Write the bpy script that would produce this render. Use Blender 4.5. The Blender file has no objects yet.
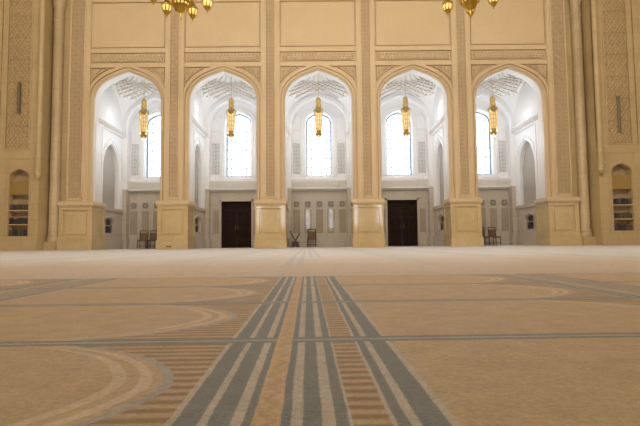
import bpy, math, random
from mathutils import Vector
random.seed(7)
sc = bpy.context.scene
col = sc.collection
PI = math.pi

# ------------------------------------------------------------------ mesh helpers
class MB:
    def __init__(s):
        s.v = []; s.f = []; s.sm = []
    def add(s, vs, fs, smooth=False):
        n = len(s.v); s.v += [tuple(p) for p in vs]
        for f in fs:
            s.f.append([i + n for i in f]); s.sm.append(smooth)
        return s
    def box(s, x0, x1, y0, y1, z0, z1):
        if x0 > x1: x0, x1 = x1, x0
        vs = [(x, y, z) for z in (z0, z1) for y in (y0, y1) for x in (x0, x1)]
        return s.add(vs, [(0,2,3,1),(4,5,7,6),(0,1,5,4),(2,6,7,3),(0,4,6,2),(1,3,7,5)])
    def quad(s, a, b, c, d):
        return s.add([a, b, c, d], [(0,1,2,3)])
    def bar(s, a, b, w, d, n=(0,-1,0)):
        """flat raised bar from a to b, width w, standing d proud along n"""
        a = Vector(a); b = Vector(b); n = Vector(n).normalized()
        t = (b - a)
        if t.length < 1e-6: return s
        side = t.normalized().cross(n) * (w / 2)
        up = n * d
        vs = [a - side, a + side, b + side, b - side]
        vs += [p * 1 + up for p in (a - side*.7, a + side*.7, b + side*.7, b - side*.7)]
        return s.add(vs, [(4,5,6,7),(0,1,5,4),(1,2,6,5),(2,3,7,6),(3,0,4,7)])
    def tube(s, pts, r, n=8, cap=True):
        pts = [Vector(p) for p in pts]
        if not isinstance(r, (list, tuple)): r = [r] * len(pts)
        vs = []
        for i, p in enumerate(pts):
            t = (pts[min(i+1, len(pts)-1)] - pts[max(i-1, 0)]).normalized()
            ref = Vector((0,0,1)) if abs(t.z) < .9 else Vector((1,0,0))
            a = t.cross(ref).normalized(); b = t.cross(a).normalized()
            for k in range(n):
                an = 2*PI*k/n
                vs.append(p + a*(math.cos(an)*r[i]) + b*(math.sin(an)*r[i]))
        fs = []
        for i in range(len(pts)-1):
            for k in range(n):
                fs.append((i*n+k, i*n+(k+1)%n, (i+1)*n+(k+1)%n, (i+1)*n+k))
        s.add(vs, fs, True)
        if cap:
            s.add(vs[:n], [tuple(range(n))[::-1]]); s.add(vs[-n:], [tuple(range(n))])
        return s
    def lathe(s, prof, c=(0,0,0), n=20, a0=0, a1=2*PI, flute=0, nf=8):
        """prof = [(r,z)...]"""
        closed = abs(a1 - a0 - 2*PI) < 1e-6
        m = n if closed else n + 1
        vs = []
        for r, z in prof:
            for k in range(m):
                an = a0 + (a1-a0)*k/n
                rr = r*(1 + flute*math.cos(nf*an))
                vs.append((c[0]+rr*math.cos(an), c[1]+rr*math.sin(an), c[2]+z))
        fs = []
        for i in range(len(prof)-1):
            for k in range(n):
                k2 = (k+1) % m
                fs.append((i*m+k, i*m+k2, (i+1)*m+k2, (i+1)*m+k))
        return s.add(vs, fs, True)
    def ring(s, c, r, w, d, n=10, n_ax='y'):
        """raised flat ring in the XZ plane (facing -y)"""
        vs = []
        for k in range(n):
            an = 2*PI*k/n; ca, sa = math.cos(an), math.sin(an)
            for rr, dd in ((r-w/2, 0), (r-w*.3, d), (r+w*.3, d), (r+w/2, 0)):
                vs.append((c[0]+rr*ca, c[1]-dd, c[2]+rr*sa))
        fs = []
        for k in range(n):
            k2 = (k+1) % n
            for j in range(3):
                fs.append((k*4+j, k2*4+j, k2*4+j+1, k*4+j+1))
        return s.add(vs, fs)
    def build(s, name, m, parent=None, bevel=0, loc=None):
        me = bpy.data.meshes.new(name)
        me.from_pydata(s.v, [], s.f); me.update()
        me.polygons.foreach_set('use_smooth', s.sm)
        o = bpy.data.objects.new(name, me); col.objects.link(o)
        if isinstance(m, (list, tuple)):
            for q in m: me.materials.append(q)
        elif m: me.materials.append(m)
        if parent: o.parent = parent
        if loc: o.location = loc
        if bevel:
            b = o.modifiers.new('bevel', 'BEVEL'); b.width = bevel; b.segments = 2; b.limit_method = 'ANGLE'
        return o

def empty(name, loc=(0,0,0), rz=0):
    o = bpy.data.objects.new(name, None); col.objects.link(o)
    o.location = loc; o.rotation_euler = (0, 0, rz); o.empty_display_size = .1
    return o
def tag(o, label=None, cat=None, group=None, kind=None):
    if label: o['label'] = label
    if cat: o['category'] = cat
    if group: o['group'] = group
    if kind: o['kind'] = kind
    return o
def struct(o): o['kind'] = 'structure'; return o
def copy_tree(o, parent=None):
    c = o.copy(); col.objects.link(c); c.parent = parent
    for ch in list(o.children): copy_tree(ch, c)
    return c

# ------------------------------------------------------------------ node helpers
class X:
    nt = None
    def __init__(s, v): s.v = v
    @staticmethod
    def op(name, *a):
        n = X.nt.nodes.new('ShaderNodeMath'); n.operation = name
        for i, q in enumerate(a):
            q = q.v if isinstance(q, X) else q
            if isinstance(q, (int, float)): n.inputs[i].default_value = q
            else: X.nt.links.new(q, n.inputs[i])
        return X(n.outputs[0])
    def __add__(s, o): return X.op('ADD', s, o)
    __radd__ = __add__
    def __sub__(s, o): return X.op('SUBTRACT', s, o)
    def __rsub__(s, o): return X.op('SUBTRACT', o, s)
    def __mul__(s, o): return X.op('MULTIPLY', s, o)
    __rmul__ = __mul__
    def __truediv__(s, o): return X.op('DIVIDE', s, o)
    def __pow__(s, o): return X.op('POWER', s, o)
    def gt(s, o): return X.op('GREATER_THAN', s, o)
    def lt(s, o): return X.op('LESS_THAN', s, o)
    def mod(s, o): return X.op('FLOORED_MODULO', s, o)
    def abs(s): return X.op('ABSOLUTE', s)
    def sin(s): return X.op('SINE', s)
    def min(s, o): return X.op('MINIMUM', s, o)
    def max(s, o): return X.op('MAXIMUM', s, o)
    def soft(s, e, w):                         # smooth step up at e, half width w
        n = X.nt.nodes.new('ShaderNodeMapRange'); n.interpolation_type = 'SMOOTHSTEP'
        X.nt.links.new(s.v, n.inputs[0]); n.inputs[1].default_value = e - w; n.inputs[2].default_value = e + w
        return X(n.outputs[0])
    def rng(s, a, b, w=.0015): return s.soft(a, w) * (1 - s.soft(b, w))
def mixc(fac, a, b):
    n = X.nt.nodes.new('ShaderNodeMix'); n.data_type = 'RGBA'
    if isinstance(fac, X): X.nt.links.new(fac.v, n.inputs[0])
    else: n.inputs[0].default_value = fac
    for i, q in ((6, a), (7, b)):
        if isinstance(q, tuple): n.inputs[i].default_value = (*q, 1)
        else: X.nt.links.new(q, n.inputs[i])
    return n.outputs[2]
def new_mat(name):
    m = bpy.data.materials.new(name); m.use_nodes = True
    X.nt = m.node_tree
    return m, m.node_tree, m.node_tree.nodes['Principled BSDF']
def noise(nt, scale, detail=3, vec=None, rough=.55):
    n = nt.nodes.new('ShaderNodeTexNoise'); n.inputs['Scale'].default_value = scale
    n.inputs['Detail'].default_value = detail; n.inputs['Roughness'].default_value = rough
    if vec: nt.links.new(vec, n.inputs['Vector'])
    return n
def s2l(r, g, b):
    f = lambda c: ((c/255+.055)/1.055)**2.4 if c > 10 else c/255/12.92
    return (f(r), f(g), f(b))

def stone(name, c, var=.10, rough=.45, joints=None, bump=.0, spec=.4):
    m, nt, bs = new_mat(name)
    geo = nt.nodes.new('ShaderNodeNewGeometry')
    n1 = noise(nt, .9, 5, geo.outputs['Position'])
    n2 = noise(nt, 7, 4, geo.outputs['Position'])
    f = X(n1.outputs[0])*.65 + X(n2.outputs[0])*.35
    f = X.op('MULTIPLY', f - .3, 2.2).max(0).min(1)
    dk = tuple(q*(1-var*1.3) for q in c); lt = tuple(min(1, q*(1+var)) for q in c)
    cc = mixc(f, dk, lt)
    if joints:
        sep = nt.nodes.new('ShaderNodeSeparateXYZ'); nt.links.new(geo.outputs['Position'], sep.inputs[0])
        cmb = nt.nodes.new('ShaderNodeCombineXYZ')
        nt.links.new((X(sep.outputs[0]) + X(sep.outputs[1])).v, cmb.inputs[0]); nt.links.new(sep.outputs[2], cmb.inputs[1])
        br = nt.nodes.new('ShaderNodeTexBrick')
        nt.links.new(cmb.outputs[0], br.inputs['Vector'])
        br.inputs['Scale'].default_value = 1; br.inputs['Brick Width'].default_value = joints[0]; br.inputs['Row Height'].default_value = joints[1]
        br.inputs['Mortar Size'].default_value = .008
        br.inputs['Color1'].default_value = (.93,.93,.93,1); br.inputs['Color2'].default_value = (1.0,1.0,1.0,1); br.inputs['Mortar'].default_value = (.78,.76,.73,1)
        mx = nt.nodes.new('ShaderNodeMix'); mx.data_type = 'RGBA'; mx.blend_type = 'MULTIPLY'; mx.inputs[0].default_value = 1
        nt.links.new(cc, mx.inputs[6]); nt.links.new(br.outputs[0], mx.inputs[7]); cc = mx.outputs[2]
    nt.links.new(cc, bs.inputs['Base Color'])
    bs.inputs['Roughness'].default_value = rough
    bs.inputs['Specular IOR Level'].default_value = spec
    return m
def plain(name, c, rough=.5, metal=0, var=.08, emis=None, es=0, spec=.5):
    m, nt, bs = new_mat(name)
    n1 = noise(nt, 14, 3)
    tc = nt.nodes.new('ShaderNodeTexCoord'); nt.links.new(tc.outputs['Object'], n1.inputs['Vector'])
    cc = mixc(X(n1.outputs[0]), tuple(q*(1-var) for q in c), tuple(min(1, q*(1+var)) for q in c))
    nt.links.new(cc, bs.inputs['Base Color'])
    bs.inputs['Roughness'].default_value = rough; bs.inputs['Metallic'].default_value = metal
    bs.inputs['Specular IOR Level'].default_value = spec
    if emis:
        bs.inputs['Emission Color'].default_value = (*emis, 1); bs.inputs['Emission Strength'].default_value = es
    return m

M = {}
M['cream']  = stone('cream_stone', (.66,.515,.33), .05, .42)
M['cream2'] = stone('cream_stone_slabs', (.62,.475,.30), .09, .30, (1.3,.72))
M['ground'] = stone('carved_ground_stone', (.485,.35,.21), .06, .6)  # darker than the bars: shade between the carving mixed into the colour
M['carve']  = stone('carved_cream_stone', (.69,.54,.36), .05, .55)
M['polish'] = stone('polished_cream_marble', (.62,.475,.275), .13, .07, None, spec=.5)
M['side']   = stone('side_stone_slabs', (.55,.42,.24), .10, .42, (1.15,.66))
M['shaft']  = stone('side_shaft_stone', (.56,.43,.27), .16, .35, (3.1,.8))
M['sideg']  = stone('side_ground_stone', (.42,.305,.17), .08, .55)  # relief shade of the side panels put into this base colour
M['sidec']  = stone('side_carved_stone', (.58,.44,.26), .10, .55)
M['white']  = stone('white_stone', (.80,.785,.775), .03, .5)
M['whitel'] = stone('white_stone_blocks', (.76,.71,.64), .05, .4, (1.4,.7))
M['vrib']   = stone('vault_relief_stone', (.74,.69,.62), .04, .6)
M['grey']   = stone('alcove_marble', (.58,.50,.405), .07, .25, (1.1,.75))  # pale stone with the dimness below the windows put into its colour
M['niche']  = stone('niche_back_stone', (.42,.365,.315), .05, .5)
M['brown']  = stone('brown_inlay_marble', (.43,.345,.25), .12, .05)
M['grille'] = plain('dark_grille_stone', (.20,.165,.12), .6)
M['door']   = plain('dark_door_wood', (.030,.012,.008), .5, var=.25, spec=.12)
M['door2']  = plain('dark_door_panel_wood', (.020,.008,.005), .5, var=.25, spec=.12)
M['brass']  = plain('aged_brass', (.45,.30,.10), .35, 1)
M['gold']   = plain('polished_gold', (.66,.46,.17), .30, 1)
M['golddk'] = plain('antique_gold', (.44,.30,.11), .35, 1)
M['chgold'] = plain('chandelier_gold', (.58,.37,.065), .30, 1)
M['glow']   = plain('lit_amber_glass', (.62,.44,.22), .3, 0, .05, (1.0,.84,.55), .55)
M['glowhot']= plain('lit_lamp_glass', (.95,.8,.45), .3, 0, .05, (1.0,.70,.20), .75)
M['frame']  = plain('window_frame_metal', (.20,.23,.29), .5, .3)
M['muntin'] = plain('window_lead_bar', (.36,.42,.48), .5, .2)
M['tint']   = plain('tinted_glass', (.45,.62,.62), .2, 0, .2, (.35,.62,.66), .25)
M['glass']  = plain('bright_window_glass', (.8,.85,.9), .2, 0, .02, (.74,.87,1.0), 2.6)
M['glassb'] = plain('bright_far_window_glass', (.8,.85,.9), .2, 0, .02, (.85,.92,1.0), 12)
M['chairm'] = plain('chair_frame_metal', (.07,.055,.04), .4, .5)
M['chairf'] = plain('chair_brown_fabric', (.19,.115,.065), .85)
M['stand']  = plain('dark_walnut', (.10,.07,.05), .5)
M['shelfw'] = plain('pale_shelf_stone', (.62,.48,.30), .5)
M['ochre']  = plain('ochre_back_board', (.33,.215,.07), .5)
M['recess'] = plain('recess_stone', (.50,.37,.22), .55)
M['spk']    = plain('loudspeaker_grille', (.17,.145,.09), .6)
M['spk2']   = plain('loudspeaker_grey', (.30,.25,.17), .6)
M['white2'] = plain('white_plastic', (.8,.78,.72), .4)
M['floor']  = stone('stone_floor', (.55,.48,.40), .08, .3)
BOOKS = [plain('book_cloth_a', (.045,.042,.05), .5), plain('book_cloth_b', (.075,.06,.05), .5), plain('book_cloth_c', (.12,.095,.075), .5), plain('book_cloth_d', (.03,.04,.055), .5)]

for q in ('glow','glowhot','tint','glassb'): M[q].cycles.emission_sampling = 'NONE'
# ------------------------------------------------------------------ carpet material
def carpet_mat():
    m, nt, bs = new_mat('woven_prayer_carpet')
    geo = nt.nodes.new('ShaderNodeNewGeometry')
    sep = nt.nodes.new('ShaderNodeSeparateXYZ'); nt.links.new(geo.outputs['Position'], sep.inputs[0])
    wn = noise(nt, 9, 3, geo.outputs['Position']); wob = (X(wn.outputs[0]) - .5)*.010
    fz = noise(nt, 260, 2, geo.outputs['Position']); fuzz = X(fz.outputs[0]) - .5
    px, py = X(sep.outputs[0]), X(sep.outputs[1])
    a = math.radians(1.46); ca, sa = math.cos(a), math.sin(a)
    u0 = px*ca + py*sa; v0 = py*ca - px*sa
    u = u0 + wob*.5 + fuzz*.006; v = v0 + wob + fuzz*.008
    PU, PV = 1.337, .66
    ub = (u + PU/2).mod(PU) - PU/2
    band = ub.rng(-.1693, .1753)
    dark = None
    for p, q in ((-.1599,-.1302),(-.1195,-.0924),(-.0782,-.0669),(-.0344,-.0223),(-.0075,.0155),(.0314,.0472),(.103,.1177),(.1306,.1638)):
        t = ub.rng(p, q); dark = t if dark is None else dark + t
    gold = ub.rng(-.0669, -.0344); ribs = ub.rng(.0512, .0973)
    zig = ((v*(1/.055)).mod(1) - .5).abs()*2
    goldz = ((ub + .0507 + (zig-.5)*.016).abs()).lt(.006)
    mm = (u - .1753).mod(PU)
    dv = ((v - .39).mod(PV) - PV/2).abs()
    line = PV/2 - dv
    s = .958 - mm
    wv = dv*(1/.33)
    d = s - .44*(1 - (1 - (wv*wv).min(1))**.5) - .10*dv
    ridge = (v*(2*PI/.033)).sin().soft(0, .8)
    TAN = (.505,.35,.165); TANL = (.60,.46,.29); BEI = (.50,.415,.31); DRK = (.165,.175,.145); GLD = (.56,.37,.16)
    RB = (.25,.158,.048); RT = (.50,.325,.150); GRY = (.36,.33,.27)
    big = noise(nt, 2.2, 3, geo.outputs['Position'])
    strk = nt.nodes.new('ShaderNodeMapping'); strk.inputs['Scale'].default_value = (3, 26, 1)
    nt.links.new(geo.outputs['Position'], strk.inputs[0])
    st = noise(nt, 3, 3, strk.outputs[0])
    fieldf = (X(big.outputs[0])*.5 + X(st.outputs[0])*.7 - .25).max(0).min(1)
    field = mixc(fieldf, tuple(q*.9 for q in TAN), tuple(q*1.12 for q in TAN))
    rib = mixc(ridge, RB, RT)
    c = mixc(d.lt(0), field, rib)
    c = mixc(d.rng(0, .016), c, GRY)
    c = mixc((d.rng(.032, .052) + d.rng(.074, .096)).min(1), c, TANL)
    b = mixc(dark, BEI, DRK)
    b = mixc(gold, b, mixc(goldz, GLD, tuple(q*.86 for q in GLD)))
    b = mixc(ribs, b, rib)
    c = mixc(band, c, b)
    ln = line.lt(.027) * (1 - gold)
    c = mixc(ln, c, mixc(line.lt(.008), DRK, GRY))
    # the carpet strip beyond the seam: paler pile with only faint lines
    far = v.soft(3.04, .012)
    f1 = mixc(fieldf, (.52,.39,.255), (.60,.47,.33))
    far_sheen = v.soft(6.0, 3.0)
    f1 = mixc(far_sheen, f1, (.66,.645,.66))  # low-angle window sheen painted into the pile, whiter towards the alcoves
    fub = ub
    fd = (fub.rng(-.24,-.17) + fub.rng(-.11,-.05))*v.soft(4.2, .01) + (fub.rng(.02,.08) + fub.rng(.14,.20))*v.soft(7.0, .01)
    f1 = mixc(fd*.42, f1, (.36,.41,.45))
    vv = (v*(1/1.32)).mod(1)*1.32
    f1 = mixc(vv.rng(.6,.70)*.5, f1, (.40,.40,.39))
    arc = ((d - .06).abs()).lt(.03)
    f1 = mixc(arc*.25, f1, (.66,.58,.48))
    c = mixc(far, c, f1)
    # pile grain
    g = noise(nt, 420, 2, geo.outputs['Position'])
    mx = nt.nodes.new('ShaderNodeMix'); mx.data_type = 'RGBA'; mx.blend_type = 'MULTIPLY'; mx.inputs[0].default_value = 1
    g2 = noise(nt, 95, 3, geo.outputs['Position'], .7); g3 = noise(nt, 14, 4, geo.outputs['Position'], .6)
    gg = X(g.outputs[0])*.9 + X(g2.outputs[0])*1.3 + X(g3.outputs[0])*.8 - 1.0
    gr = mixc(gg.max(0).min(1), (.60,.59,.57), (1.32,1.33,1.35))
    nt.links.new(c, mx.inputs[6]); nt.links.new(gr, mx.inputs[7])
    nt.links.new(mx.outputs[2], bs.inputs['Base Color'])
    bs.inputs['Roughness'].default_value = .62
    bs.inputs['Specular IOR Level'].default_value = .4
    bs.inputs['Sheen Weight'].default_value = .28
    bs.inputs['Sheen Roughness'].default_value = .35
    bs.inputs['Sheen Tint'].default_value = (.9,.88,.95,1)
    bp = nt.nodes.new('ShaderNodeBump'); bp.inputs['Strength'].default_value = .5; bp.inputs['Distance'].default_value = .004
    nt.links.new((X(g.outputs[0]) + X(fz.outputs[0])).v, bp.inputs['Height']); nt.links.new(bp.outputs[0], bs.inputs['Normal'])
    return m
M['carpet'] = carpet_mat()

# ------------------------------------------------------------------ arch shapes
def catmull(pts, n=6):
    out = []
    P = [pts[0]] + pts + [pts[-1]]
    for i in range(1, len(P)-2):
        p0, p1, p2, p3 = P[i-1], P[i], P[i+1], P[i+2]
        for k in range(n):
            t = k/n
            out.append(tuple(.5*((2*p1[j]) + (-p0[j]+p2[j])*t + (2*p0[j]-5*p1[j]+4*p2[j]-p3[j])*t*t + (-p0[j]+3*p1[j]-3*p2[j]+p3[j])*t**3) for j in (0,1)))
    out.append(pts[-1]); return out
# unit profile: half width 1, springing 0, apex 1 (right half, from springing to apex)
UNIT = catmull([(1,0),(.995,.21),(.947,.41),(.822,.60),(.602,.766),(.316,.892),(0,1)], 5)
def arch(hw, z0, spring, apex):
    """(x,z) from left foot over the apex to the right foot"""
    r = [(hw*x, spring + (apex-spring)*z) for x, z in UNIT]
    L = [(-x, z) for x, z in r]
    return [(-hw, z0)] + L + r[::-1][1:] + [(hw, z0)]
LANC = catmull([(1,0),(.985,.16),(.93,.34),(.82,.53),(.64,.71),(.37,.87),(0,1)], 5)
def lancet(hw, z0, spring, apex):
    r = [(hw*x, spring + (apex-spring)*z) for x, z in LANC]
    return [(-hw, z0)] + [(-x, z) for x, z in r] + r[::-1][1:] + [(hw, z0)]
def offset(path, d):
    """offset towards the inside (d>0) of an arch path left->right"""
    out = []
    n = len(path)
    for i, p in enumerate(path):
        a = path[max(i-1, 0)]; b = path[min(i+1, n-1)]
        if i == n//2:                           # apex: mitre
            a1 = path[i-1]; t = Vector((p[0]-a1[0], p[1]-a1[1])).normalized()
            out.append((p[0], p[1] - d/max(.3, abs(t.x)))); continue
        t = Vector((b[0]-a[0], b[1]-a[1])).normalized()
        out.append((p[0] + t.y*d, p[1] - t.x*d))
    return out
def xz(Y): return lambda a, z, dep=0: (a, Y+dep, z)              # wall facing -y
def yz(Xw, sgn): return lambda a, z, dep=0: (Xw + sgn*dep, a, z)  # wall facing sideways
def holed_wall(mb, fn, a0, a1, z0, z1, path, c=0):
    """flat wall with an arched hole; path given about c, its feet at the sill"""
    p = [(c+x, z) for x, z in path]
    sill = p[0][1]; l, r = p[0][0], p[-1][0]
    Q = lambda A: mb.quad(*[fn(*q) for q in A])
    Q([(a0,z0),(l,z0),(l,z1),(a0,z1)]); Q([(r,z0),(a1,z0),(a1,z1),(r,z1)])
    if sill > z0 + 1e-4: Q([(l,z0),(r,z0),(r,sill),(l,sill)])
    for i in range(1, len(p)-2):
        A, B = p[i], p[i+1]
        Q([A, B, (B[0], z1), (A[0], z1)])
def sweep(mb, fn, path, prof, c=0):
    """profile [(inward offset, depth)] swept along an arch path"""
    rows = [[fn(c+x, z, dep) for x, z in (offset(path, d) if d else path)] for d, dep in prof]
    for r0, r1 in zip(rows, rows[1:]):
        for i in range(len(r0)-1):
            mb.quad(r0[i], r0[i+1], r1[i+1], r1[i])
def fill_arch(mb, fn, path, dep, c=0):
    p = [fn(c+x, z, dep) for x, z in path]
    n = len(p)
    for i in range(n//2):
        j = n-1-i
        if i+1 < j-1: mb.quad(p[i], p[i+1], p[j-1], p[j])
        else: mb.add([p[i], p[i+1], p[j]], [(0,1,2)])

# relief carving laid on a plane y = const (facing -y)
def star_lattice(mb, x0, x1, y, z0, z1, cell, w=.026, d=.03):
    nx = max(1, round((x1-x0)/cell)); cx = (x1-x0)/nx
    nz = max(1, int((z1-z0)/cx)); cz = (z1-z0)/nz
    for i in range(nx):
        for j in range(nz):
            ax, az = x0+i*cx, z0+j*cz; mx_, mz = ax+cx/2, az+cz/2
            P4 = [(mx_, az),(ax+cx, mz),(mx_, az+cz),(ax, mz)]
            for k in range(4):
                a, b = P4[k], P4[(k+1) % 4]
                mb.bar((a[0],y,a[1]), (b[0],y,b[1]), w, d)
            if (i+j) % 2 == 0:
                mb.bar((ax,y,az),(ax+cx,y,az+cz), w, d); mb.bar((ax,y,az+cz),(ax+cx,y,az), w, d)
            else:
                mb.bar((mx_,y,az),(mx_,y,az+cz), w, d); mb.bar((ax,y,mz),(ax+cx,y,mz), w, d)
def ring_relief(mb, y, x0, x1, z0, z1, r, inside=None, d=.03, w=.03):
    rows = max(1, int((z1-z0)/(1.75*r))); dz = (z1-z0)/rows
    for j in range(rows):
        n = max(1, int((x1-x0)/(1.9*r))); dx = (x1-x0)/n
        for i in range(n + (j % 2 == 0) - 0):
            x = x0 + (i + (.5 if j % 2 else 0))*dx; z = z0 + (j+.5)*dz
            if x < x0+r*.8 or x > x1-r*.8: continue
            if inside and not inside(x, z): continue
            mb.ring((x, y, z), r*.9, w, d, 8)
            if inside is None or inside(x, z):
                mb.bar((x-r*.55, y, z-r*.2), (x+r*.55, y, z+r*.2), w*.8, d*.9)

# ------------------------------------------------------------------ dimensions
P_ = 4.32
BX = [-2*P_, -P_, 0, P_, 2*P_]
YF, YJ, YB = 21.0, 22.12, 25.15          # arcade face, back of the piers, alcove back wall
TOP = 13.6
OUT = arch(1.68, 2.0, 6.40, 8.24)        # outer edge of the great arches

# ================================================================== SETTING
fl = struct(MB().box(-16, 16, -10, 25.6, -.15, -.02).build('floor', M['floor']))
cl = struct(MB().box(-16, 16, -10, 21.4, TOP, TOP+.2).build('ceiling', M['white']))
struct(MB().box(-16.2, -16, -10, 20.2, -.02, TOP).build('wall_west', M['cream']))
struct(MB().box(16, 16.2, -10, 20.2, -.02, TOP).build('wall_east', M['cream']))
struct(MB().box(-16, 16, -10.2, -10, -.02, TOP).build('wall_front', M['cream']))

for i, x in enumerate((-6.6, -4.0, -1.46, 1.46, 4.0, 6.6)):
    w_ = MB().box(x-.26, x+.26, -10, -9.95, 2.0, 2.06).box(x-.26, x+.26, -10, -9.95, 5.6, 5.66).box(x-.26, x-.2, -10, -9.95, 2.06, 5.6).box(x+.2, x+.26, -10, -9.95, 2.06, 5.6)
    w_ = struct(w_.build('window_%d' % (i+6), M['frame']))
    MB().box(x-.2, x+.2, -9.99, -9.97, 2.06, 5.6).build('pane', M['glassb'], w_)
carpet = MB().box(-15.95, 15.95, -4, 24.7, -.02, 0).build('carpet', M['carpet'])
tag(carpet, 'wall-to-wall beige prayer carpet with grey-green stripes and arched prayer places', 'carpet')

# ---- arcade wall
wb = MB()
GR = .085                                      # depth of the grooves round the panels
for cx in BX:
    holed_wall(wb, xz(YF+GR), cx-1.76, cx+1.76, 6.0, TOP, [(x, max(z, 6.0)) for x, z in OUT], cx)
wall = struct(wb.build('wall_back', M['cream']))
mo = MB()                                    # raised frame work between the panels
for cx in BX:
    for s in (-1, 1):
        mo.box(cx+s*1.72, cx+s*1.90, YF, YF+.13, 2.0, TOP)
    for z0, z1 in ((8.22,8.43),(8.90,9.11),(11.27,11.48),(11.95,12.15)):
        mo.box(cx-1.72, cx+1.72, YF+.001, YF+.13, z0, z1)
mo.build('moulding', M['cream'], wall)
HI = offset(OUT, -.21)
HR = sorted([q for q in HI if q[0] >= -1e-6], key=lambda q: q[0])
def zline(x):
    x = abs(x)
    for a, b in zip(HR, HR[1:]):
        if a[0] <= x <= b[0] and b[0]-a[0] > 1e-6:
            return a[1] + (b[1]-a[1])*(x-a[0])/(b[0]-a[0])
    return 6.9
# where the spandrel edge leaves the top rail and reaches the side stile
XT = next(x for x in [k*.01 for k in range(200)] if zline(x) < 8.13)
for cx in BX:
    av = MB()
    sweep(av, xz(YF), OUT, [(-.16,GR),(-.155,-.012),(-.03,-.012),(-.02,.06),(.02,.06),(.035,.0),(.09,.0),(.10,.05),(.13,.055),(.14,.09),(.16,.10),(.16,.20)], cx)
    av.build('archivolt', M['cream'], wall)
    wr = MB(); sweep(wr, xz(YF), offset(OUT, .16), [(0,.20),(.0,.62)], cx)
    wr.build('inner_arch', M['white'], wall)
    pl = MB().box(cx-1.665, cx+1.665, YF+.03, YF+GR, 9.165, 11.215)
    pl.box(cx-1.60, cx+1.60, YF+.022, YF+.03, 9.23, 11.15).build('field_panel', M['cream'], wall)
    for z0, z1 in ((8.43,8.90),(11.48,11.95)):
        fg = MB().box(cx-1.665, cx+1.665, YF+.03, YF+GR, z0+.05, z1-.05).build('carved_frieze', M['cream'], wall)
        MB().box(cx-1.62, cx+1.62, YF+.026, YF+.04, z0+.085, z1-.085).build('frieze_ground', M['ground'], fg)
        fr = MB(); ring_relief(fr, YF+.026, cx-1.61, cx+1.61, z0+.09, z1-.09, .082, None, .045, .055)
        fr.build('scrollwork', M['carve'], fg)
    for s in (-1, 1):
        sp = MB(); n = 16
        xs = [XT+.02 + (1.665-XT-.02)*k/n for k in range(n+1)]
        for a, b in zip(xs, xs[1:]):
            sp.quad((cx+s*a,YF+.035,zline(a)+.05),(cx+s*b,YF+.035,zline(b)+.05),(cx+s*b,YF+.035,8.17),(cx+s*a,YF+.035,8.17))
            sp.quad((cx+s*a,YF+.035,zline(a)+.05),(cx+s*b,YF+.035,zline(b)+.05),(cx+s*b,YF+GR,zline(b)+.05),(cx+s*a,YF+GR,zline(a)+.05))
        sp.quad((cx+s*xs[0],YF+.035,8.17),(cx+s*1.665,YF+.035,8.17),(cx+s*1.665,YF+GR,8.17),(cx+s*xs[0],YF+GR,8.17))
        sp.quad((cx+s*1.665,YF+.035,zline(1.665)+.05),(cx+s*1.665,YF+.035,8.17),(cx+s*1.665,YF+GR,8.17),(cx+s*1.665,YF+GR,zline(1.665)+.05))
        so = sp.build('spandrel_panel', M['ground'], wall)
        bd = MB()
        for a, b in zip(xs, xs[1:]): bd.bar((cx+s*a,YF+.035,zline(a)+.075),(cx+s*b,YF+.035,zline(b)+.075), .045, .02)
        bd.bar((cx+s*xs[0],YF+.035,8.15),(cx+s*1.665,YF+.035,8.15), .04, .02).bar((cx+s*1.645,YF+.035,8.17),(cx+s*1.645,YF+.035,zline(1.645)+.05), .04, .02)
        x0, x1 = (cx-1.63, cx-.35) if s < 0 else (cx+.35, cx+1.63)
        ring_relief(bd, YF+.035, x0, x1, 7.05, 8.13, .075, lambda x, z: z > zline(x-cx)+.15, .045, .05)
        bd.build('spandrel_carving', M['carve'], so)

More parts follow.
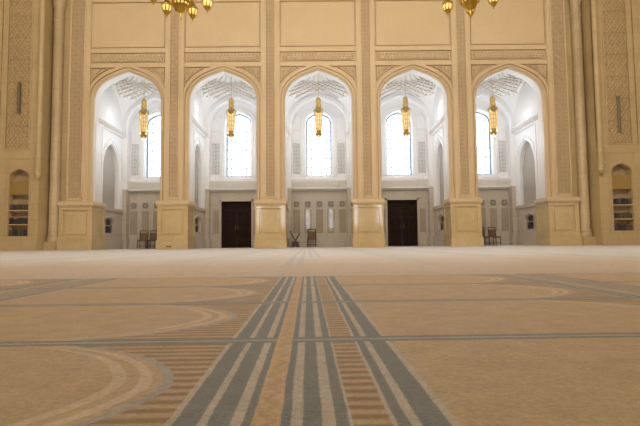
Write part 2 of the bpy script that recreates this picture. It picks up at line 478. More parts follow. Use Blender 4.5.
# ---- piers between the arches (six things)
def make_pier(hw, strip_hw, strip_c, name, edge=0):
    root = empty(name)
    b = MB().box(-hw-.06, hw+.06, -.21, 1.18, .001, .39).box(-hw-.03, hw+.03, -.165, 1.15, .39, .46)
    b.build('base', M['polish'], root, .012)
    w = hw - .01
    pl = MB().box(-w, w, -.08, 1.12, .46, 1.90)
    # raised frame of the sunk plinth panel, on the face and on both cheeks
    pl.box(-w, w, -.13, -.08, .46, .60).box(-w, w, -.13, -.08, 1.76, 1.90)
    pl.box(-w, -w+.15, -.13, -.08, .60, 1.76).box(w-.15, w, -.13, -.08, .60, 1.76)
    for s in (-1, 1):
        X0, X1 = s*w, s*(w+.035)
        pl.box(X0, X1, -.13, 1.12, .46, .60).box(X0, X1, -.13, 1.12, 1.76, 1.90)
        pl.box(X0, X1, -.13, .22, .60, 1.76).box(X0, X1, .95, 1.12, .60, 1.76)
    pl.build('plinth', M['polish'], root, .008)
    pn = MB().box(-w+.23, w-.23, -.118, -.08, .68, 1.66)
    pn.build('plinth_panel', M['polish'], root, .015)
    lg = MB().box(-w-.05, w+.05, -.16, 1.14, 1.90, 1.96).box(-w-.09, w+.09, -.20, 1.17, 1.96, 2.09).box(-w-.05, w+.05, -.15, 1.13, 2.09, 2.15)
    lg.build('ledge', M['cream'], root, .01)
    # shaft: stiles either side of the sunk carved strip, core behind
    h = hw - .23
    sh = MB().box(-h, h, 0, .20, 2.0, TOP); gd = MB()
    c = strip_c
    for x0, x1 in ((-h, c-strip_hw-.06), (c+strip_hw+.06, h)):
        sh.box(x0, x1, -.06, 0, 2.2, TOP)
    for x in (c-strip_hw-.03, c+strip_hw+.03):
        sh.box(x-.03, x+.03, -.085, 0, 2.26, TOP)
    sh.box(-h, h, -.06, 0, 2.05, 2.2).box(c-strip_hw-.06, c+strip_hw+.06, -.085, 0, 2.2, 2.30)
    sh.build('shaft', M['cream'], root)
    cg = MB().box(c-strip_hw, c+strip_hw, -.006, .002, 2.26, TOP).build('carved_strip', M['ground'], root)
    cs = MB(); star_lattice(cs, c-strip_hw, c+strip_hw, -.006, 2.31, TOP-.02, .19, .036, .04)
    cs.build('lattice', M['carve'], cg)
    jw = hw - .02 if strip_c == 0 else .61
    j = MB().box(-jw, jw, .21, 1.10, 2.05, 5.85)
    for s in (-1, 1):
        X0, X1 = s*jw, s*(jw+.025)
        j.box(X0, X1, .30, .44, 2.15, 5.75).box(X0, X1, .94, 1.06, 2.15, 5.75)
    j.build('jamb', M['white'], root)
    return root
pw = ['between the leftmost and second arch', 'between the second arch and the middle arch', 'between the middle arch and the fourth arch', 'between the fourth arch and the rightmost arch']
base_pier = make_pier(.65, .185, 0, 'pier')
for k in range(4):
    o = base_pier if k == 0 else copy_tree(base_pier)
    o.location = ((k-1.5)*P_, YF, 0)
    tag(o, 'cream stone pier with carved lattice strip ' + pw[k], 'pillar', 'piers of the arcade')
for s, nm in ((-1, 'left'), (1, 'right')):
    o = make_pier(.71 if s < 0 else .65, .285, s*.09, 'pier'); o.location = (-10.76 if s < 0 else 10.80, YF, 0)
    tag(o, 'wide cream stone pier with carved strip at the %s end of the arcade' % nm, 'pillar', 'piers of the arcade')

# ---- side walls, engaged columns, shafts
for s, nm in ((-1, 'left'), (1, 'right')):
    YS = 20.2
    w = MB()
    bc = -12.86 if s < 0 else 13.0
    shp = arch(.425, .62, 3.05, 3.50)
    a0, a1 = (-16, -12.02) if s < 0 else (12.02, 16)
    holed_wall(w, xz(YS), a0, a1, -.02, 4.3, shp, bc)
    sweep(w, xz(YS), shp, [(0,0),(.02,.36)], bc)
    w.quad((bc-.42,YS,.62),(bc+.42,YS,.62),(bc+.42,YS+.36,.62),(bc-.42,YS+.36,.62))
    w.box(s*12.02, s*16, YS+.06, YS+.10, 4.3, TOP)
    w.quad((s*12.02,YS,-.02),(s*12.02,YF+.5,-.02),(s*12.02,YF+.5,TOP),(s*12.02,YS,TOP))
    w.box(s*11.3, s*12.02, YF+.1, YF+.4, -.02, TOP)
    # raised fields round the carved panel
    pc = s*13.0
    for x0, x1 in ((s*12.02, s*12.47), (s*13.53, s*13.75), (s*13.80, s*16)):
        w.box(x0, x1, YS, YS+.08, 4.3, TOP)
    w.box(s*12.47, s*13.53, YS, YS+.08, 4.3, 4.36)
    for x in (s*12.47, s*13.53): w.box(x-.03, x+.03, YS-.03, YS+.05, 4.36, TOP)
    w.box(s*12.47, s*13.53, YS-.03, YS+.05, 4.33, 4.39)
    wo = struct(w.build('wall_'+nm, M['side']))
    bs_ = MB().box(s*12.02, s*16, YS-.08, YS, -.02, .36).box(s*12.02, s*16, YS-.06, YS, .36, .44).box(s*11.5, s*12.02, YS+.45, YF+.3, -.02, .38)
    struct(bs_.build('baseboard_'+nm, M['side'], None, .01))
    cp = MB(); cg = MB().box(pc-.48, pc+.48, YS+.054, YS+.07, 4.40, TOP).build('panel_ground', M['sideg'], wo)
    for k in range(9):
        z0 = 4.42 + k*.98
        if z0 > TOP-.3: break
        star_lattice(cp, pc-.47, pc+.47, YS+.054, z0, min(z0+.92, TOP-.05), .31, .04, .035)
    cp.build('carved_panel', M['sidec'], wo)
    fr = MB()                                 # thin frame above the book recess
    fr.box(bc-.56, bc+.56, YS-.02, YS, 3.93, 3.98)
    for q in (-1, 1): fr.box(bc+q*.56-.02, bc+q*.56+.02, YS-.02, YS, .5, 3.95)
    sweep(fr, xz(YS), shp, [(-.09,0),(-.085,-.02),(-.02,-.02),(-.015,0)], bc)
    fr.build('moulding', M['side'], wo)
    nb = MB(); fill_arch(nb, xz(YS), shp, .355, bc); nb.build('recess_back', M['recess'], wo)
    MB().box(bc-.415, bc+.415, YS+.06, YS+.08, 2.42, 2.98).build('back_board', M['ochre'], wo)
    MB().box(bc-.415, bc+.415, YS+.05, YS+.085, 2.40, 2.43).build('back_rail', M['ochre'], wo)
    for z in (1.10, 1.70):
        MB().box(bc-.42, bc+.42, YS+.01, YS+.35, z, z+.035).build('shelf', M['shelfw'], wo)
    # engaged column in the corner
    c = MB().lathe([(.27,.38),(.27,.55),(.23,.58),(.25,.62),(.25,.68),(.21,.72),(.21,10.3),(.24,10.34),(.24,10.42),(.21,10.46),(.21,10.9),(.25,10.98),(.25,11.08),(.30,11.3),(.30,TOP)], (s*11.74, YF-.05, 0), 24)
    co = c.build('column', M['shaft'])
    tag(co, 'plain round engaged column in the %s corner beside the arcade' % nm, 'column', 'corner columns')
    t = empty('colonnette', (-11.97 if s < 0 else 12.04, YS-.145, 0))
    MB().lathe([(.115,3.35),(.115,11.2)], (0,0,0), 18).build('shaft', M['side'], t)
    MB().lathe([(.001,3.02),(.05,3.04),(.09,3.12),(.135,3.2),(.14,3.26),(.12,3.3),(.135,3.35),(.115,3.40)], (0,0,0), 18).build('corbel', M['side'], t)
    MB().lathe([(.115,11.2),(.15,11.25),(.15,11.3),(.12,11.34),(.17,11.5),(.17,TOP)], (0,0,0), 18).build('capital', M['side'], t)
    tag(t, 'slim round shaft ending on a hanging corbel at the edge of the %s wall' % nm, 'column', 'slim hanging shafts')

# ================================================================== ALCOVES
def yarch_recess(mb, s, Xw, a0, a1, z0, z1, path, c, dep):
    fn = yz(Xw, s)
    holed_wall(mb, fn, a0, a1, z0, z1, path, c)
    sweep(mb, fn, path, [(0,0),(.03,.02),(.03,.05),(.05,.06),(.05,dep)], c)
    bk = MB(); fill_arch(bk, fn, offset(path, .045), dep-.004, c)
    z = path[0][1]; mb.quad(fn(c+path[0][0], z), fn(c+path[-1][0], z), fn(c+path[-1][0], z, dep), fn(c+path[0][0], z, dep))
    return bk
VC, VA, VB = 23.12, 1.72, 1.60              # vault centre, half sizes
def vz(x, y):
    t = min(1, ((x/VA)**2 + ((y-VC)/VB)**2)/2)
    return 6.12 + 2.9*math.sqrt(max(0, 1-t))
WIN = arch(.70, 3.78, 6.55, 7.30)
RIB = arch(1.46, 6.0, 6.12, 7.96)
def make_alcove(door, dx):
    w = MB()                                  # root: back wall
    if door:
        dl, dr, dt = dx-.80, dx+.80, 2.46
        w.quad((-1.72,YB,0),(dl,YB,0),(dl,YB,3.1),(-1.72,YB,3.1)); w.quad((dr,YB,0),(1.72,YB,0),(1.72,YB,3.1),(dr,YB,3.1))
        w.quad((dl,YB,dt),(dr,YB,dt),(dr,YB,3.1),(dl,YB,3.1))
        w.quad((dl,YB,0),(dl,YB,dt),(dl,YB+.3,dt),(dl,YB+.3,0)); w.quad((dr,YB,0),(dr,YB,dt),(dr,YB+.3,dt),(dr,YB+.3,0)); w.quad((dl,YB,dt),(dr,YB,dt),(dr,YB+.3,dt),(dl,YB+.3,dt))
    else:
        w.quad((-1.72,YB,0),(1.72,YB,0),(1.72,YB,3.1),(-1.72,YB,3.1))
    root = struct(w.build('wall_alcove', M['grey']))
    up = MB(); holed_wall(up, xz(YB), -1.72, 1.72, 3.1, 8.3, WIN)
    sweep(up, xz(YB), WIN, [(-.26,0),(-.255,-.05),(-.19,-.06),(-.18,-.02),(-.10,-.02),(-.09,-.05),(-.03,-.05),(0,.0),(.02,.05),(.02,.34)])
    up.add([(-.70,YB+.34,3.86),(.70,YB+.34,3.86),(.86,YB-.06,3.62),(-.86,YB-.06,3.62)], [(0,1,2,3)])
    up.build('upper_wall', M['white'], root)
    lt = MB()
    for s in (-1, 1):
        star_lattice(lt, min(s*1.02, s*1.38), max(s*1.02, s*1.38), YB, 3.95, 5.55, .18, .03, .03)
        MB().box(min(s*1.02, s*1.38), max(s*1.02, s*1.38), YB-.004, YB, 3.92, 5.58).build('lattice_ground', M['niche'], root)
        lt.box(s*.97, s*1.46, YB-.06, YB, 6.25, 6.34).box(s*.95, s*1.24, YB-.06, YB, 6.98, 7.06).box(s*.97, s*1.46, YB-.04, YB, 5.70, 5.76)
        lt.box(s*.98, s*1.0, YB-.03, YB, 3.85, 6.2).box(s*1.41, s*1.43, YB-.03, YB, 3.85, 6.2)
    lt.build('lattice_panel', M['white'], root)
    lg = MB().box(-1.46, 1.46, YB-.10, YB, 2.98, 3.06).box(-1.46, 1.46, YB-.22, YB, 3.06, 3.16)
    lg.add([(-1.46,YB-.22,3.16),(1.46,YB-.22,3.16),(1.46,YB-.30,3.46),(-1.46,YB-.30,3.46),(-1.46,YB-.30,3.52),(1.46,YB-.30,3.52),(1.46,YB,3.62),(-1.46,YB,3.62)], [(0,1,2,3),(3,2,5,4),(4,5,6,7)])
    lg.build('ledge', M['whitel'], root)
    bb = MB()
    for x0, x1 in (((-1.46, dx-.86), (dx+.86, 1.46)) if door else ((-1.46, 1.46),)):
        bb.box(x0, x1, YB-.07, YB, 0, .46).box(x0, x1, YB-.05, YB, .46, .53)
    bb.build('skirting', M['grey'], root)
    pan = MB(); gri = MB(); bars = MB()
    xs = [-1.22,-.61,0,.61,1.22]
    if door:
        for q in (-1, 1):
            a = dx+q*.80; b = q*1.44
            m_ = (a+b)/2; hw = abs(b-a)/2-.13
            pan.box(m_-hw, m_+hw, YB-.02, YB, .74, 1.99)
        bars.box(dx-.90, dx-.80, YB-.05, YB, .0, 2.56).box(dx+.80, dx+.90, YB-.05, YB, 0, 2.56).box(dx-.90, dx+.90, YB-.05, YB, 2.46, 2.58)
        bars.build('door_surround', M['grey'], root)
    else:
        for x in xs:
            pan.box(x-.19, x+.19, YB-.02, YB, .74, 1.99)
            gri.box(x-.155, x+.155, YB-.012, YB, 2.12, 2.43)
            for a, b in (((-1,-1),(1,1)),((-1,1),(1,-1)),((-1,0),(1,0)),((0,-1),(0,1))):
                bars.bar((x+a[0]*.14,YB-.012,2.275+a[1]*.14),(x+b[0]*.14,YB-.012,2.275+b[1]*.14), .022, .015)
            for a, b in (((-1,-1),(1,-1)),((1,-1),(1,1)),((1,1),(-1,1)),((-1,1),(-1,-1))):
                bars.bar((x+a[0]*.15,YB-.012,2.275+a[1]*.15),(x+b[0]*.15,YB-.012,2.275+b[1]*.15), .024, .02)
        gri.build('grille', M['grille'], root); bars.build('grille_bars', M['grey'], root)
    pan.build('marble_panel', M['brown'], root, .006)
    # wall arch and corner pilasters
    ra = MB(); YR = 24.72
    sweep(ra, xz(YR), RIB, [(-.26,.06),(-.25,-.05),(-.03,-.06),(0,-.02),(.01,.02),(.03,.44)])
    holed_wall(ra, xz(YR+.05), -1.72, 1.72, 6.0, 8.9, RIB)
    ra.build('wall_arch', M['white'], root)
    cpil = MB()
    for s in (-1, 1):
        cpil.box(s*1.46, s*1.72, YR, YB, 3.1, 6.1)
    cpil.build('corner_pilaster', M['white'], root)
    cpil = MB()
    for s in (-1, 1):
        cpil.box(s*1.46, s*1.72, YR, YB, 0, 3.1).box(s*1.40, s*1.70, YR-.05, YB-.002, 0.001, .5)
    cpil.build('corner_pilaster_foot', M['grey'], root)
    # side walls
    BL = lancet(1.0, 2.05, 3.75, 5.30)
    CB = arch(.54, .80, 1.20, 1.55)
    for s in (-1, 1):
        sw = MB(); nbk = yarch_recess(sw, s, s*1.72, YJ-.7, 24.74, 1.95, 5.9, BL, 23.50, .26)
        sweep(sw, yz(s*1.72, s), BL, [(-.24,0),(-.235,-.05),(-.15,-.05),(-.14,.03),(-.09,.03),(-.085,-.03),(-.02,-.03),(0,0)], 23.50)
        fn = yz(s*1.72, s)
        sw.quad(fn(YJ-.7,6.0), fn(24.8,6.0), fn(24.8,8.1), fn(YJ-.7,8.1))
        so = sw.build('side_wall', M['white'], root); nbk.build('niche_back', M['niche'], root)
        lw = MB(); yarch_recess(lw, s, s*1.66, YJ-.1, 24.74, 0, 1.95, CB, 23.22, .30)
        sweep(lw, yz(s*1.66, s), CB, [(-.10,0),(-.09,-.03),(-.03,-.03),(-.02,0)], 23.22)
        lw.box(s*1.60, s*1.72, YJ, 24.74, 1.88, 2.03)
        lw.box(s*1.58, s*1.66, YJ, 24.74, 0, .46)
        for y in (22.45, 24.15):
            lw.box(s*1.63, s*1.66, y-.28, y+.28, .72, 1.70)
        lw.build('side_plinth', M['grey'], root)
        rb = MB(); fill_arch(rb, yz(s*1.66, s), offset(CB, .052), .27, 23.22); rb.build('recess_back', M['stand'], root)
        MB().box(s*1.68, s*1.95, 22.74, 23.70, 1.15, 1.175).build('shelf', M['shelfw'], root)
        vp = MB().box(s*1.93, s*1.96, 22.62, 24.38, 2.05, 4.1)
        vp.build('inset_panel', M['niche'], root, .01)
        cn = MB()
        MB().box(s*1.594, s*1.61, YF+.5, 24.7, 5.885, 6.05).build('cornice_band', M['niche'], root)
        prof = [(1.70,5.80),(1.62,5.84),(1.60,5.88),(1.60,6.06),(1.52,6.10),(1.52,6.15),(1.72,6.16)]
        for (x0, z0), (x1, z1) in zip(prof, prof[1:]):
            cn.quad((s*x0,YF+.47,z0),(s*x0,24.74,z0),(s*x1,24.74,z1),(s*x1,YF+.47,z1))
        cn.build('cornice', M['white'], root)
        cf = MB(); n = 24
        for k in range(n):
            y = YF+.55 + (24.7-YF-.55)*k/n; y2 = y + (24.7-YF-.55)/n
            cf.bar((s*1.60,y,5.90),(s*1.60,y2,6.04), .03, .015, (-s,0,0)); cf.bar((s*1.60,y,6.04),(s*1.60,y2,5.90), .03, .015, (-s,0,0))
        cf.build('carved_cornice_band', M['vrib'], root)
    # sail vault
    v = MB(); N = 36
    g = [(-VA + 2*VA*i/N, VC-VB + 2*VB*j/N) for j in range(N+1) for i in range(N+1)]
    v.add([(x, y, vz(x, y)) for x, y in g], [(j*(N+1)+i, j*(N+1)+i+1, (j+1)*(N+1)+i+1, (j+1)*(N+1)+i) for j in range(N) for i in range(N)], True)
    v.build('vault', M['white'], root)
    rl = MB()
    def pol(r, a): return r*math.cos(a)*VA/1.7, VC + r*math.sin(a)*VB/1.7
    def run(pts, w, d=.03):
        pr = None
        for r, a in pts:
            x, y = pol(r, a)
            if abs(x) > VA*.985 or abs(y-VC) > VB*.985: pr = None; continue
            q = Vector((x, y, vz(x, y)))
            if pr is not None:
                e = .02; nn = Vector((vz(x+e,y)-vz(x-e,y), vz(x,y+e)-vz(x,y-e), -2*e)).normalized()
                if nn.z < -.02 or True: rl.bar(pr, q, w, d, nn)
            pr = q
    for k in range(28):
        a = 2*PI*k/28
        run([(.22+.96*i/6, a) for i in range(7)], .035, .05)
        # scalloped end of each fan cell
        run([(1.18+.10*math.sin(PI*i/6), a+2*PI/28*i/6) for i in range(7)], .045, .06)
    for k in range(28):
        a = 2*PI*k/28 + .05
        for sg in (-1, 1):
            run([(1.30+.62*i/10, a+sg*.85*i/10) for i in range(11)], .06, .08)
    for r in (1.30, 1.60):
        run([(r, 2*PI*i/72) for i in range(73)], .04, .05)
    rl.build('vault_relief', M['vrib'], root)
    return root

def make_window(n):
    w = MB(); sweep(w, xz(YB+.30), offset(WIN, .025), [(0,0),(.06,0),(.06,.05)])
    w.box(-.68, .68, YB+.30, YB+.35, 3.80, 3.87)
    f = struct(w.build('window_%d' % n, M['frame']))
    p = MB(); fill_arch(p, xz(YB+.345), offset(WIN, .05), 0); p.build('pane', M['glass'], f)
    b = MB()
    for k in range(6):
        z = 4.28 + k*.50
        b.box(-.62, .62, YB+.325, YB+.343, z-.02, z+.02)
    for x in (-.40, .40): b.box(x-.018, x+.018, YB+.325, YB+.343, 3.86, 6.9)
    b.build('lead_bars', M['muntin'], f)
    t = MB()
    for k in range(6):
        z = 4.28 + k*.50
        for x in (-.40, .40):
            t.add([(x-.085,YB+.31,z),(x,YB+.31,z-.095),(x+.085,YB+.31,z),(x,YB+.31,z+.095)], [(0,1,2,3)])
    for x in (-.40,-.13,.13,.40):
        t.add([(x-.06,YB+.31,4.0),(x,YB+.31,3.90),(x+.06,YB+.31,4.0),(x,YB+.31,4.12)], [(0,1,2,3)])
    t.build('tinted_pieces', M['tint'], f)
    return f
def make_door(n):
    d = MB().box(-.80, -.72, YB+.10, YB+.26, -.0, 2.46).box(.72, .80, YB+.10, YB+.26, 0, 2.46).box(-.72, .72, YB+.10, YB+.26, 2.36, 2.46)
    d.box(-.72, .72, YB+.12, YB+.24, 2.02, 2.10)
    root = struct(d.build('door_%d' % n, M['door']))
    MB().box(-.72, .72, YB+.17, YB+.20, 2.10, 2.36).build('overpanel', M['door2'], root)
    for s in (-1, 1):
        x0, x1 = min(s*.01, s*.71), max(s*.01, s*.71)
        lf = MB().box(x0, x1, YB+.16, YB+.22, .01, 2.02).build('leaf', M['door'], root, .004)
        pz = [(.10,.42),(.50,.95),(1.03,1.50),(1.58,1.92)]
        for z0, z1 in pz:
            pn = MB()
            for k in range(2):
                a = x0+.07+k*.30
                pn.box(a, a+.26, YB+.145, YB+.165, z0, z1).box(a+.05, a+.21, YB+.13, YB+.15, z0+.05, z1-.05)
            pn.build('panel', M['door2'], lf, .006)
        MB().tube([(s*.07,YB+.13,.92),(s*.07,YB+.09,.95),(s*.07,YB+.09,1.17),(s*.07,YB+.13,1.20)], .011, 6).build('handle', M['brass'], lf)
    return root

al = {}
plainA = make_alcove(False, 0)
for i, cx in enumerate(BX):
    if i in (1, 3):
        o = make_alcove(True, -.09 if i == 1 else .09)
    else:
        o = plainA if i == 0 else copy_tree(plainA)
    o.location.x = cx; al[i] = o
win = make_window(1)
for i, cx in enumerate(BX):
    if i == 0: w_ = win
    else:
        w_ = copy_tree(win); w_.name = 'window_%d' % (i+1)
    w_.location.x = cx
dr = make_door(1); dr.location.x = -P_-.09
d2 = copy_tree(dr); d2.name = 'door_2'; d2.location.x = P_+.09
# the block of building outside the alcoves, carrying the window openings
struct(MB().box(-11, 11, YB+.36, YB+.5, -.02, 9.2).build('wall_outer', M['cream']))

# ================================================================== LANTERNS
def make_lantern():
    r = empty('hanging_lantern')
    MB().tube([(0,0,7.42),(0,0,vz(0,VC)-.06)], .010, 6).lathe([(.001,vz(0,VC)-.02),(.09,vz(0,VC)-.04),(.05,vz(0,VC)-.10),(.012,vz(0,VC)-.13)], (0,0,0), 14).build('hanging_rod', M['gold'], r)
    MB().lathe([(.005,7.45),(.03,7.43),(.03,7.41),(.09,7.38),(.122,7.31),(.13,7.20),(.125,7.12),(.105,7.10),(.13,7.07),(.135,6.96),(.12,6.94),(.14,6.92),(.15,6.84)], (0,0,0), 24, flute=.03, nf=12).build('dome_cap', M['gold'], r)
    MB().lathe([(.15,6.85),(.22,6.80),(.245,6.76),(.245,6.70),(.215,6.68),(.235,6.64),(.20,6.60),(.16,6.58)], (0,0,0), 24).build('collar', M['golddk'], r)
    MB().lathe([(.152,6.60),(.15,6.2),(.135,5.74)], (0,0,0), 24).build('glass_cylinder', M['glow'], r)
    cg = MB()
    for k in range(10):
        a = 2*PI*k/10; ca, sa = math.cos(a), math.sin(a)
        cg.tube([(.168*ca,.168*sa,6.60),(.166*ca,.166*sa,6.2),(0.150*ca,.150*sa,5.74)], .027, 6)
    for z in (6.45, 6.24, 6.03, 5.84):
        rr = .165 if z > 6.2 else .158
        cg.lathe([(rr-.012,z-.018),(rr+.012,z-.018),(rr+.012,z+.018),(rr-.012,z+.018)], (0,0,0), 24)
    cg.build('cage', M['gold'], r)
    MB().lathe([(.15,5.77),(.185,5.74),(.185,5.69),(.165,5.66),(.175,5.61),(.155,5.53),(.11,5.47),(.085,5.45)], (0,0,0), 24, flute=.02, nf=12).build('lower_cup', M['golddk'], r)
    MB().lathe([(.085,5.46),(.08,5.41),(.05,5.36),(.001,5.34)], (0,0,0), 16).build('bottom_glass', M['glow'], r)
    MB().lathe([(.03,5.37),(.035,5.34),(.018,5.31),(.024,5.29),(.001,5.25)], (0,0,0), 12).build('finial', M['gold'], r)
    return r
ln = make_lantern()
lw = ['leftmost arch', 'second arch from the left, above the left door', 'middle arch', 'fourth arch, above the right door', 'rightmost arch']
for i, cx in enumerate(BX):
    o = ln if i == 0 else copy_tree(ln)
    o.location = (cx, VC, 0)
    tag(o, 'gold caged lantern hanging in the ' + lw[i], 'lantern', 'lanterns in the alcoves')

# ================================================================== CHANDELIERS
def make_chandelier(rot):
    r = empty('chandelier')
    MB().lathe([(.001,7.80),(.02,7.82),(.012,7.87),(.035,7.90),(.018,7.94),(.05,8.0),(.035,8.03),(.08,8.06)], (0,0,0), 14).build('finial', M['chgold'], r)
    MB().lathe([(.06,8.05),(.12,8.09),(.20,8.13),(.215,8.20),(.25,8.25),(.26,8.30)], (0,0,0), 28, flute=.02, nf=14).build('lower_bowl', M['chgold'], r)
    MB().lathe([(.245,8.29),(.30,8.38),(.33,8.52),(.32,8.62)], (0,0,0), 28).build('lit_globe', M['glowhot'], r)
    b = MB()
    for k in range(14):
        a = 2*PI*k/14; ca, sa = math.cos(a), math.sin(a)
        b.tube([(.252*ca,.252*sa,8.28),(.312*ca,.312*sa,8.38),(.342*ca,.342*sa,8.52),(.332*ca,.332*sa,8.63)], .040, 6)
    b.lathe([(.30,8.36),(.33,8.36),(.34,8.42),(.31,8.42)], (0,0,0), 28)
    b.build('globe_cage', M['chgold'], r)
    MB().lathe([(.34,8.60),(.40,8.66),(.40,8.74),(.30,8.82),(.22,9.0),(.26,9.1),(.26,9.25),(.16,9.45),(.12,9.9),(.18,10.1),(.10,10.3),(.03,10.5),(.03,TOP)], (0,0,0), 28).build('body', M['chgold'], r)
    for k in range(6):
        a = rot + 2*PI*k/6; ca, sa = math.cos(a), math.sin(a); R_ = .90
        MB().tube([(.2*ca,.2*sa,9.15),(.55*ca,.55*sa,9.05),(.8*ca,.8*sa,9.12),(R_*ca,R_*sa,9.0),(R_*ca,R_*sa,8.78)], .03, 8).build('arm', M['chgold'], r)
        lp = MB().lathe([(.001,8.16),(.02,8.18),(.012,8.23),(.035,8.26),(.03,8.28),(.085,8.30),(.105,8.37),(.125,8.40)], (R_*ca,R_*sa,0), 18).build('lamp', M['chgold'], r)
        MB().lathe([(.12,8.40),(.16,8.50),(.155,8.60)], (R_*ca,R_*sa,0), 18).build('lamp_glass', M['glowhot'], lp)
        cgb = MB()
        for q in range(8):
            an = 2*PI*q/8; cq, sq = math.cos(an), math.sin(an)
            cgb.tube([(R_*ca+.122*cq,R_*sa+.122*sq,8.39),(R_*ca+.165*cq,R_*sa+.165*sq,8.50),(R_*ca+.16*cq,R_*sa+.16*sq,8.61)], .024, 6)
        cgb.lathe([(.15,8.60),(.19,8.61),(.19,8.66),(.12,8.70),(.09,8.80),(.03,8.86)], (R_*ca,R_*sa,0), 18)
        cgb.build('lamp_cage', M['chgold'], lp)
    MB().lathe([(.55,8.95),(.60,8.93),(.60,9.03),(.55,9.03),(.55,8.95)], (0,0,0), 36).build('ring', M['chgold'], r)
    return r
for s, rot, x in ((-1, .33, -4.75), (1, .19, 5.31)):
    o = make_chandelier(rot); o.location = (x, 16, .19)
    tag(o, 'large gold lamp chandelier hanging over the carpet at the upper %s' % ('left' if s < 0 else 'right'), 'chandelier', 'chandeliers in the hall')

# ================================================================== FURNITURE
def make_chair():
    r = empty('chair')
    for s in (-1, 1):
        MB().tube([(s*.205,.18,0),(s*.205,.20,.42),(s*.20,.25,.92)], .021, 8).build('leg', M['chairm'], r)
        MB().tube([(s*.205,-.20,0),(s*.205,-.18,.42)], .021, 8).build('leg', M['chairm'], r)
    MB().box(-.215, .215, -.22, .20, .42, .47).build('seat', M['chairf'], r, .02)
    bm = MB(); n = 8
    for i in range(n):
        x0, x1 = -.185+.37*i/n, -.185+.37*(i+1)/n
        bow = lambda x: .03*(1-(x/.2)**2)
        vs = [(x0,.205+bow(x0),.46),(x1,.205+bow(x1),.46),(x1,.235+bow(x1),.82),(x0,.235+bow(x0),.82)]
        bm.quad(*vs); bm.quad(*[(a, b+.035, c) for a, b, c in vs][::-1])
        if i == 0: bm.quad(vs[0], vs[3], (vs[3][0],vs[3][1]+.035,vs[3][2]), (vs[0][0],vs[0][1]+.035,vs[0][2]))
        if i == n-1: bm.quad(vs[1], vs[2], (vs[2][0],vs[2][1]+.035,vs[2][2]), (vs[1][0],vs[1][1]+.035,vs[1][2]))
        bm.quad(vs[3], vs[2], (vs[2][0],vs[2][1]+.035,vs[2][2]), (vs[3][0],vs[3][1]+.035,vs[3][2]))
        bm.quad(vs[0], vs[1], (vs[1][0],vs[1][1]+.035,vs[1][2]), (vs[0][0],vs[0][1]+.035,vs[0][2]))
    bm.build('backrest', M['chairf'], r)
    MB().tube([(-.20,.25,.92),(0,.262,.925),(.20,.25,.92)], .022, 8).build('top_rail', M['chairm'], r)
    for a, b in (((-.205,-.195,.14),(.205,-.195,.14)), ((-.205,-.19,.14),(-.205,.185,.14)), ((.205,-.19,.14),(.205,.185,.14)), ((-.205,-.18,.40),(.205,-.18,.40))):
        MB().tube([a, b], .014, 6).build('stretcher', M['chairm'], r)
    return r
ch = make_chair()
spots = [(-9.08, 24.35, 0.05, 'brown padded metal chair in the leftmost arch, standing at the left of the pair'),
         (-8.575, 24.35, -0.03, 'brown padded metal chair in the leftmost arch, right one of the pair beside the pier'),
         (-0.40, 24.35, 0.0, 'brown padded metal chair standing alone under the middle window'),
         (8.93, 24.2, .25, 'brown padded metal chair turned sideways in the rightmost arch, fully in view'),
         (8.42, 24.38, .25, 'brown padded metal chair in the rightmost arch, mostly hidden by the pier')]
for i, (x, y, a, lb) in enumerate(spots):
    o = ch if i == 0 else copy_tree(ch)
    o.location = (x, y, .002); o.rotation_euler.z = a
    tag(o, lb, 'chair', 'chairs in the alcoves')
bk = empty('book_stand', (-1.24, 24.3, 0))
for s in (-1, 1):
    MB().bar((s*-.17,0,.05),(s*.22,0,.72), .065, .03).bar((s*-.17,.0301,.05),(s*.22,.0301,.72), .065, .0).build('crossed_board', M['stand'], bk)
    MB().box(s*.06, s*.24, -.16, .14, -.0, .05).build('foot', M['stand'], bk, .008)
MB().box(-.18, .18, -.14, .12, .05, .30).build('box_base', M['stand'], bk, .01)
MB().bar((-.22,0,.70),(-.26,0,.86), .05, .03).build('post', M['stand'], bk)
tag(bk, 'dark wooden folding X-shaped book stand beside the pier in the middle arch', 'book stand')

# books
def book(h, t, d, m):
    b = MB().box(-t/2, t/2, -d/2, d/2, 0, h)
    b.box(-t/2-.001, t/2+.001, -d/2-.002, -d/2+.02, h*.16, h*.2).box(-t/2-.001, t/2+.001, -d/2-.002, -d/2+.02, h*.8, h*.84)
    return b.build('book', m)
PROTO = [book(.235+.012*k, .047+.006*k, .20, BOOKS[k]) for k in range(4)]
used = set()
def put_book(x, y, z, rz, label, group, sx=1):
    k = random.choice((0,0,1,2,3))
    if k not in used: o = PROTO[k]; used.add(k)
    else: o = PROTO[k].copy(); col.objects.link(o)
    o.location = (x, y, z); o.rotation_euler = (0, 0, rz); o.scale = (sx, 1, random.uniform(.93, 1.04))
    tag(o, label, 'book', group)
for s, nm in ((-1, 'left'), (1, 'right')):
    for lev, z in (('bottom', .62), ('middle', 1.135), ('top', 1.735)):
        x = (-12.86 if s < 0 else 13.0) - .375
        for k in range(12):
            put_book(x, 20.2+.16, z, 0, 'dark bound book in the row on the %s shelf of the %s wall recess' % (lev, nm), 'books on the %s shelf, %s recess' % (lev, nm))
            x += .0675
for bi, s, nm in ((0,-1,'leftmost arch'),(1,-1,'second arch'),(3,1,'fourth arch'),(4,1,'rightmost arch')):
    for lev, z in (('lower', .80), ('upper', 1.176)):
        y = 22.95
        n = 11 if lev == 'lower' else 7
        y = 23.22 - (n-1)*.036
        for k in range(n):
            put_book(BX[bi]+s*1.83, y, z, -s*PI/2, 'dark book on the %s shelf of the small recess in the %s' % (lev, nm), 'books in the small recess, %s, %s shelf' % (nm, lev), .95)
            y += .072
for k in range(4):
    if k not in used: bpy.data.objects.remove(PROTO[k])

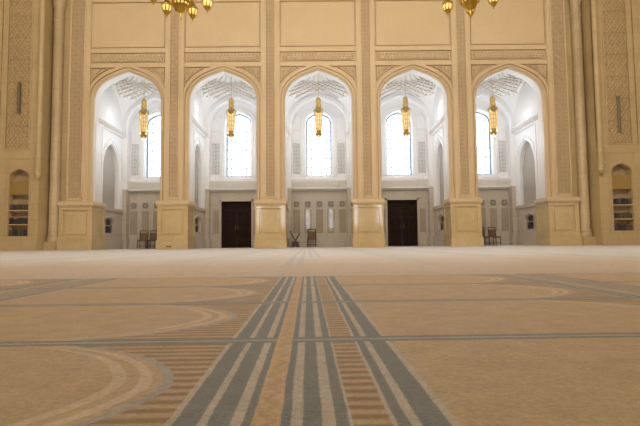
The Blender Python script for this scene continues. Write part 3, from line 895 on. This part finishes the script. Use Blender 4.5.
# loudspeakers, sensor, floor socket
def speaker(x, z0, z1, w, m, lb):
    t = empty('column_loudspeaker', (x, 20.2, 0))
    MB().box(-w/2, w/2, -.10, .0, z0, z1).build('cabinet', m, t, .01)
    MB().box(-w/2+.012, w/2-.012, -.108, -.10, z0+.02, z1-.02).build('grille', M['spk'], t)
    MB().box(-.03, .03, -.02, .04, z0+.2, z0+.26).box(-.03, .03, -.02, .04, z1-.26, z1-.2).build('bracket', M['spk'], t)
    return tag(t, lb, 'loudspeaker', 'column loudspeakers')
speaker(-12.94, 5.92, 7.27, .12, M['spk'], 'narrow dark column loudspeaker on the carved panel of the left wall')
speaker(12.98, 4.85, 6.45, .10, M['spk2'], 'narrow grey column loudspeaker on the carved panel of the right wall')
tag(MB().lathe([(.001,-.05),(.03,-.04),(.04,-.01),(.04,0)], (0,0,0), 14).build('wall_sensor', M['white2'], None, 0, (12.30, 20.2, 3.55)), 'small white sensor on the right wall beside the book recess', 'sensor')
bpy.data.objects['wall_sensor'].rotation_euler = (-PI/2, 0, 0)
so = MB().box(-.13, .13, -.012, 0, .09, .155).build('socket_plate', M['brass'], None, .004, (-1.5*P_-.12, YF-.22, 0))
MB().box(-.10, -.03, -.016, -.012, .10, .145).box(.03, .10, -.016, -.012, .10, .145).build('socket', M['stand'], so)
tag(so, 'small brass socket plate low on the base of the pier left of the left door', 'socket')

# ================================================================== LIGHT
wd = bpy.data.worlds.new('World'); sc.world = wd; wd.use_nodes = True
bg = wd.node_tree.nodes['Background']; bg.inputs[0].default_value = (.75,.85,1,1); bg.inputs[1].default_value = .3
def area(name, loc, target, size, power, c, sy=None):
    l = bpy.data.lights.new(name, 'AREA'); l.shape = 'RECTANGLE'; l.size = size; l.size_y = sy or size
    l.energy = power; l.color = c
    o = bpy.data.objects.new(name, l); col.objects.link(o); o.location = loc
    o.rotation_euler = (Vector(target)-Vector(loc)).to_track_quat('-Z', 'Y').to_euler()
    return o
WARM = (1.0, .88, .675)
area('hall_lamps', (0, 4.0, TOP-.6), (0, 21, 4), 26, 2600, WARM, 3)  # unseen broad warm light added near the ceiling, aimed at the arcade
area('cove_light', (0, 12, TOP-.3), (0, 19, 2), 24, 260, WARM, 3)  # second unseen overhead light, added without any fitting
for cx in BX:                                  # unseen strips added on the alcove cornices to brighten the vaults
    for q in (-1, 1):
        area('cornice_light', (cx+q*1.60, VC, 6.22), (cx+q*.7, VC, 8.2), .10, 24, (.93,.96,1.0), 2.8)
    l = bpy.data.lights.new('lantern_light', 'POINT'); l.energy = 62; l.color = (.86,.92,1.0); l.shadow_soft_size = .02
    o = bpy.data.objects.new('lantern_light', l); col.objects.link(o); o.location = (cx, VC, 5.20)

# ================================================================== CAMERA
cd = bpy.data.cameras.new('camera'); cam = bpy.data.objects.new('camera', cd); col.objects.link(cam)
F = 474.0
cd.sensor_fit = 'HORIZONTAL'; cd.sensor_width = 36; cd.lens = F/640*36; cd.clip_start = .02; cd.clip_end = 200
pitch, roll, yaw = math.atan(30.0/F), math.radians(.54), math.atan(.6/F)
fw = Vector((math.sin(yaw)*math.cos(pitch), math.cos(yaw)*math.cos(pitch), math.sin(pitch)))
r0 = Vector((math.cos(yaw), -math.sin(yaw), 0)); u0 = r0.cross(fw)
r = r0*math.cos(roll) - u0*math.sin(roll); u = u0*math.cos(roll) + r0*math.sin(roll)
from mathutils import Matrix
cam.matrix_world = Matrix(((r.x,u.x,-fw.x,0),(r.y,u.y,-fw.y,0),(r.z,u.z,-fw.z,.21),(0,0,0,1)))
sc.camera = cam
sc.view_settings.view_transform = 'Standard'; sc.view_settings.look = 'None'; sc.view_settings.exposure = .14; sc.view_settings.gamma = 1
sc.cycles.use_denoising = True; sc.cycles.use_adaptive_sampling = False
sc.cycles.max_bounces = 8; sc.cycles.diffuse_bounces = 5
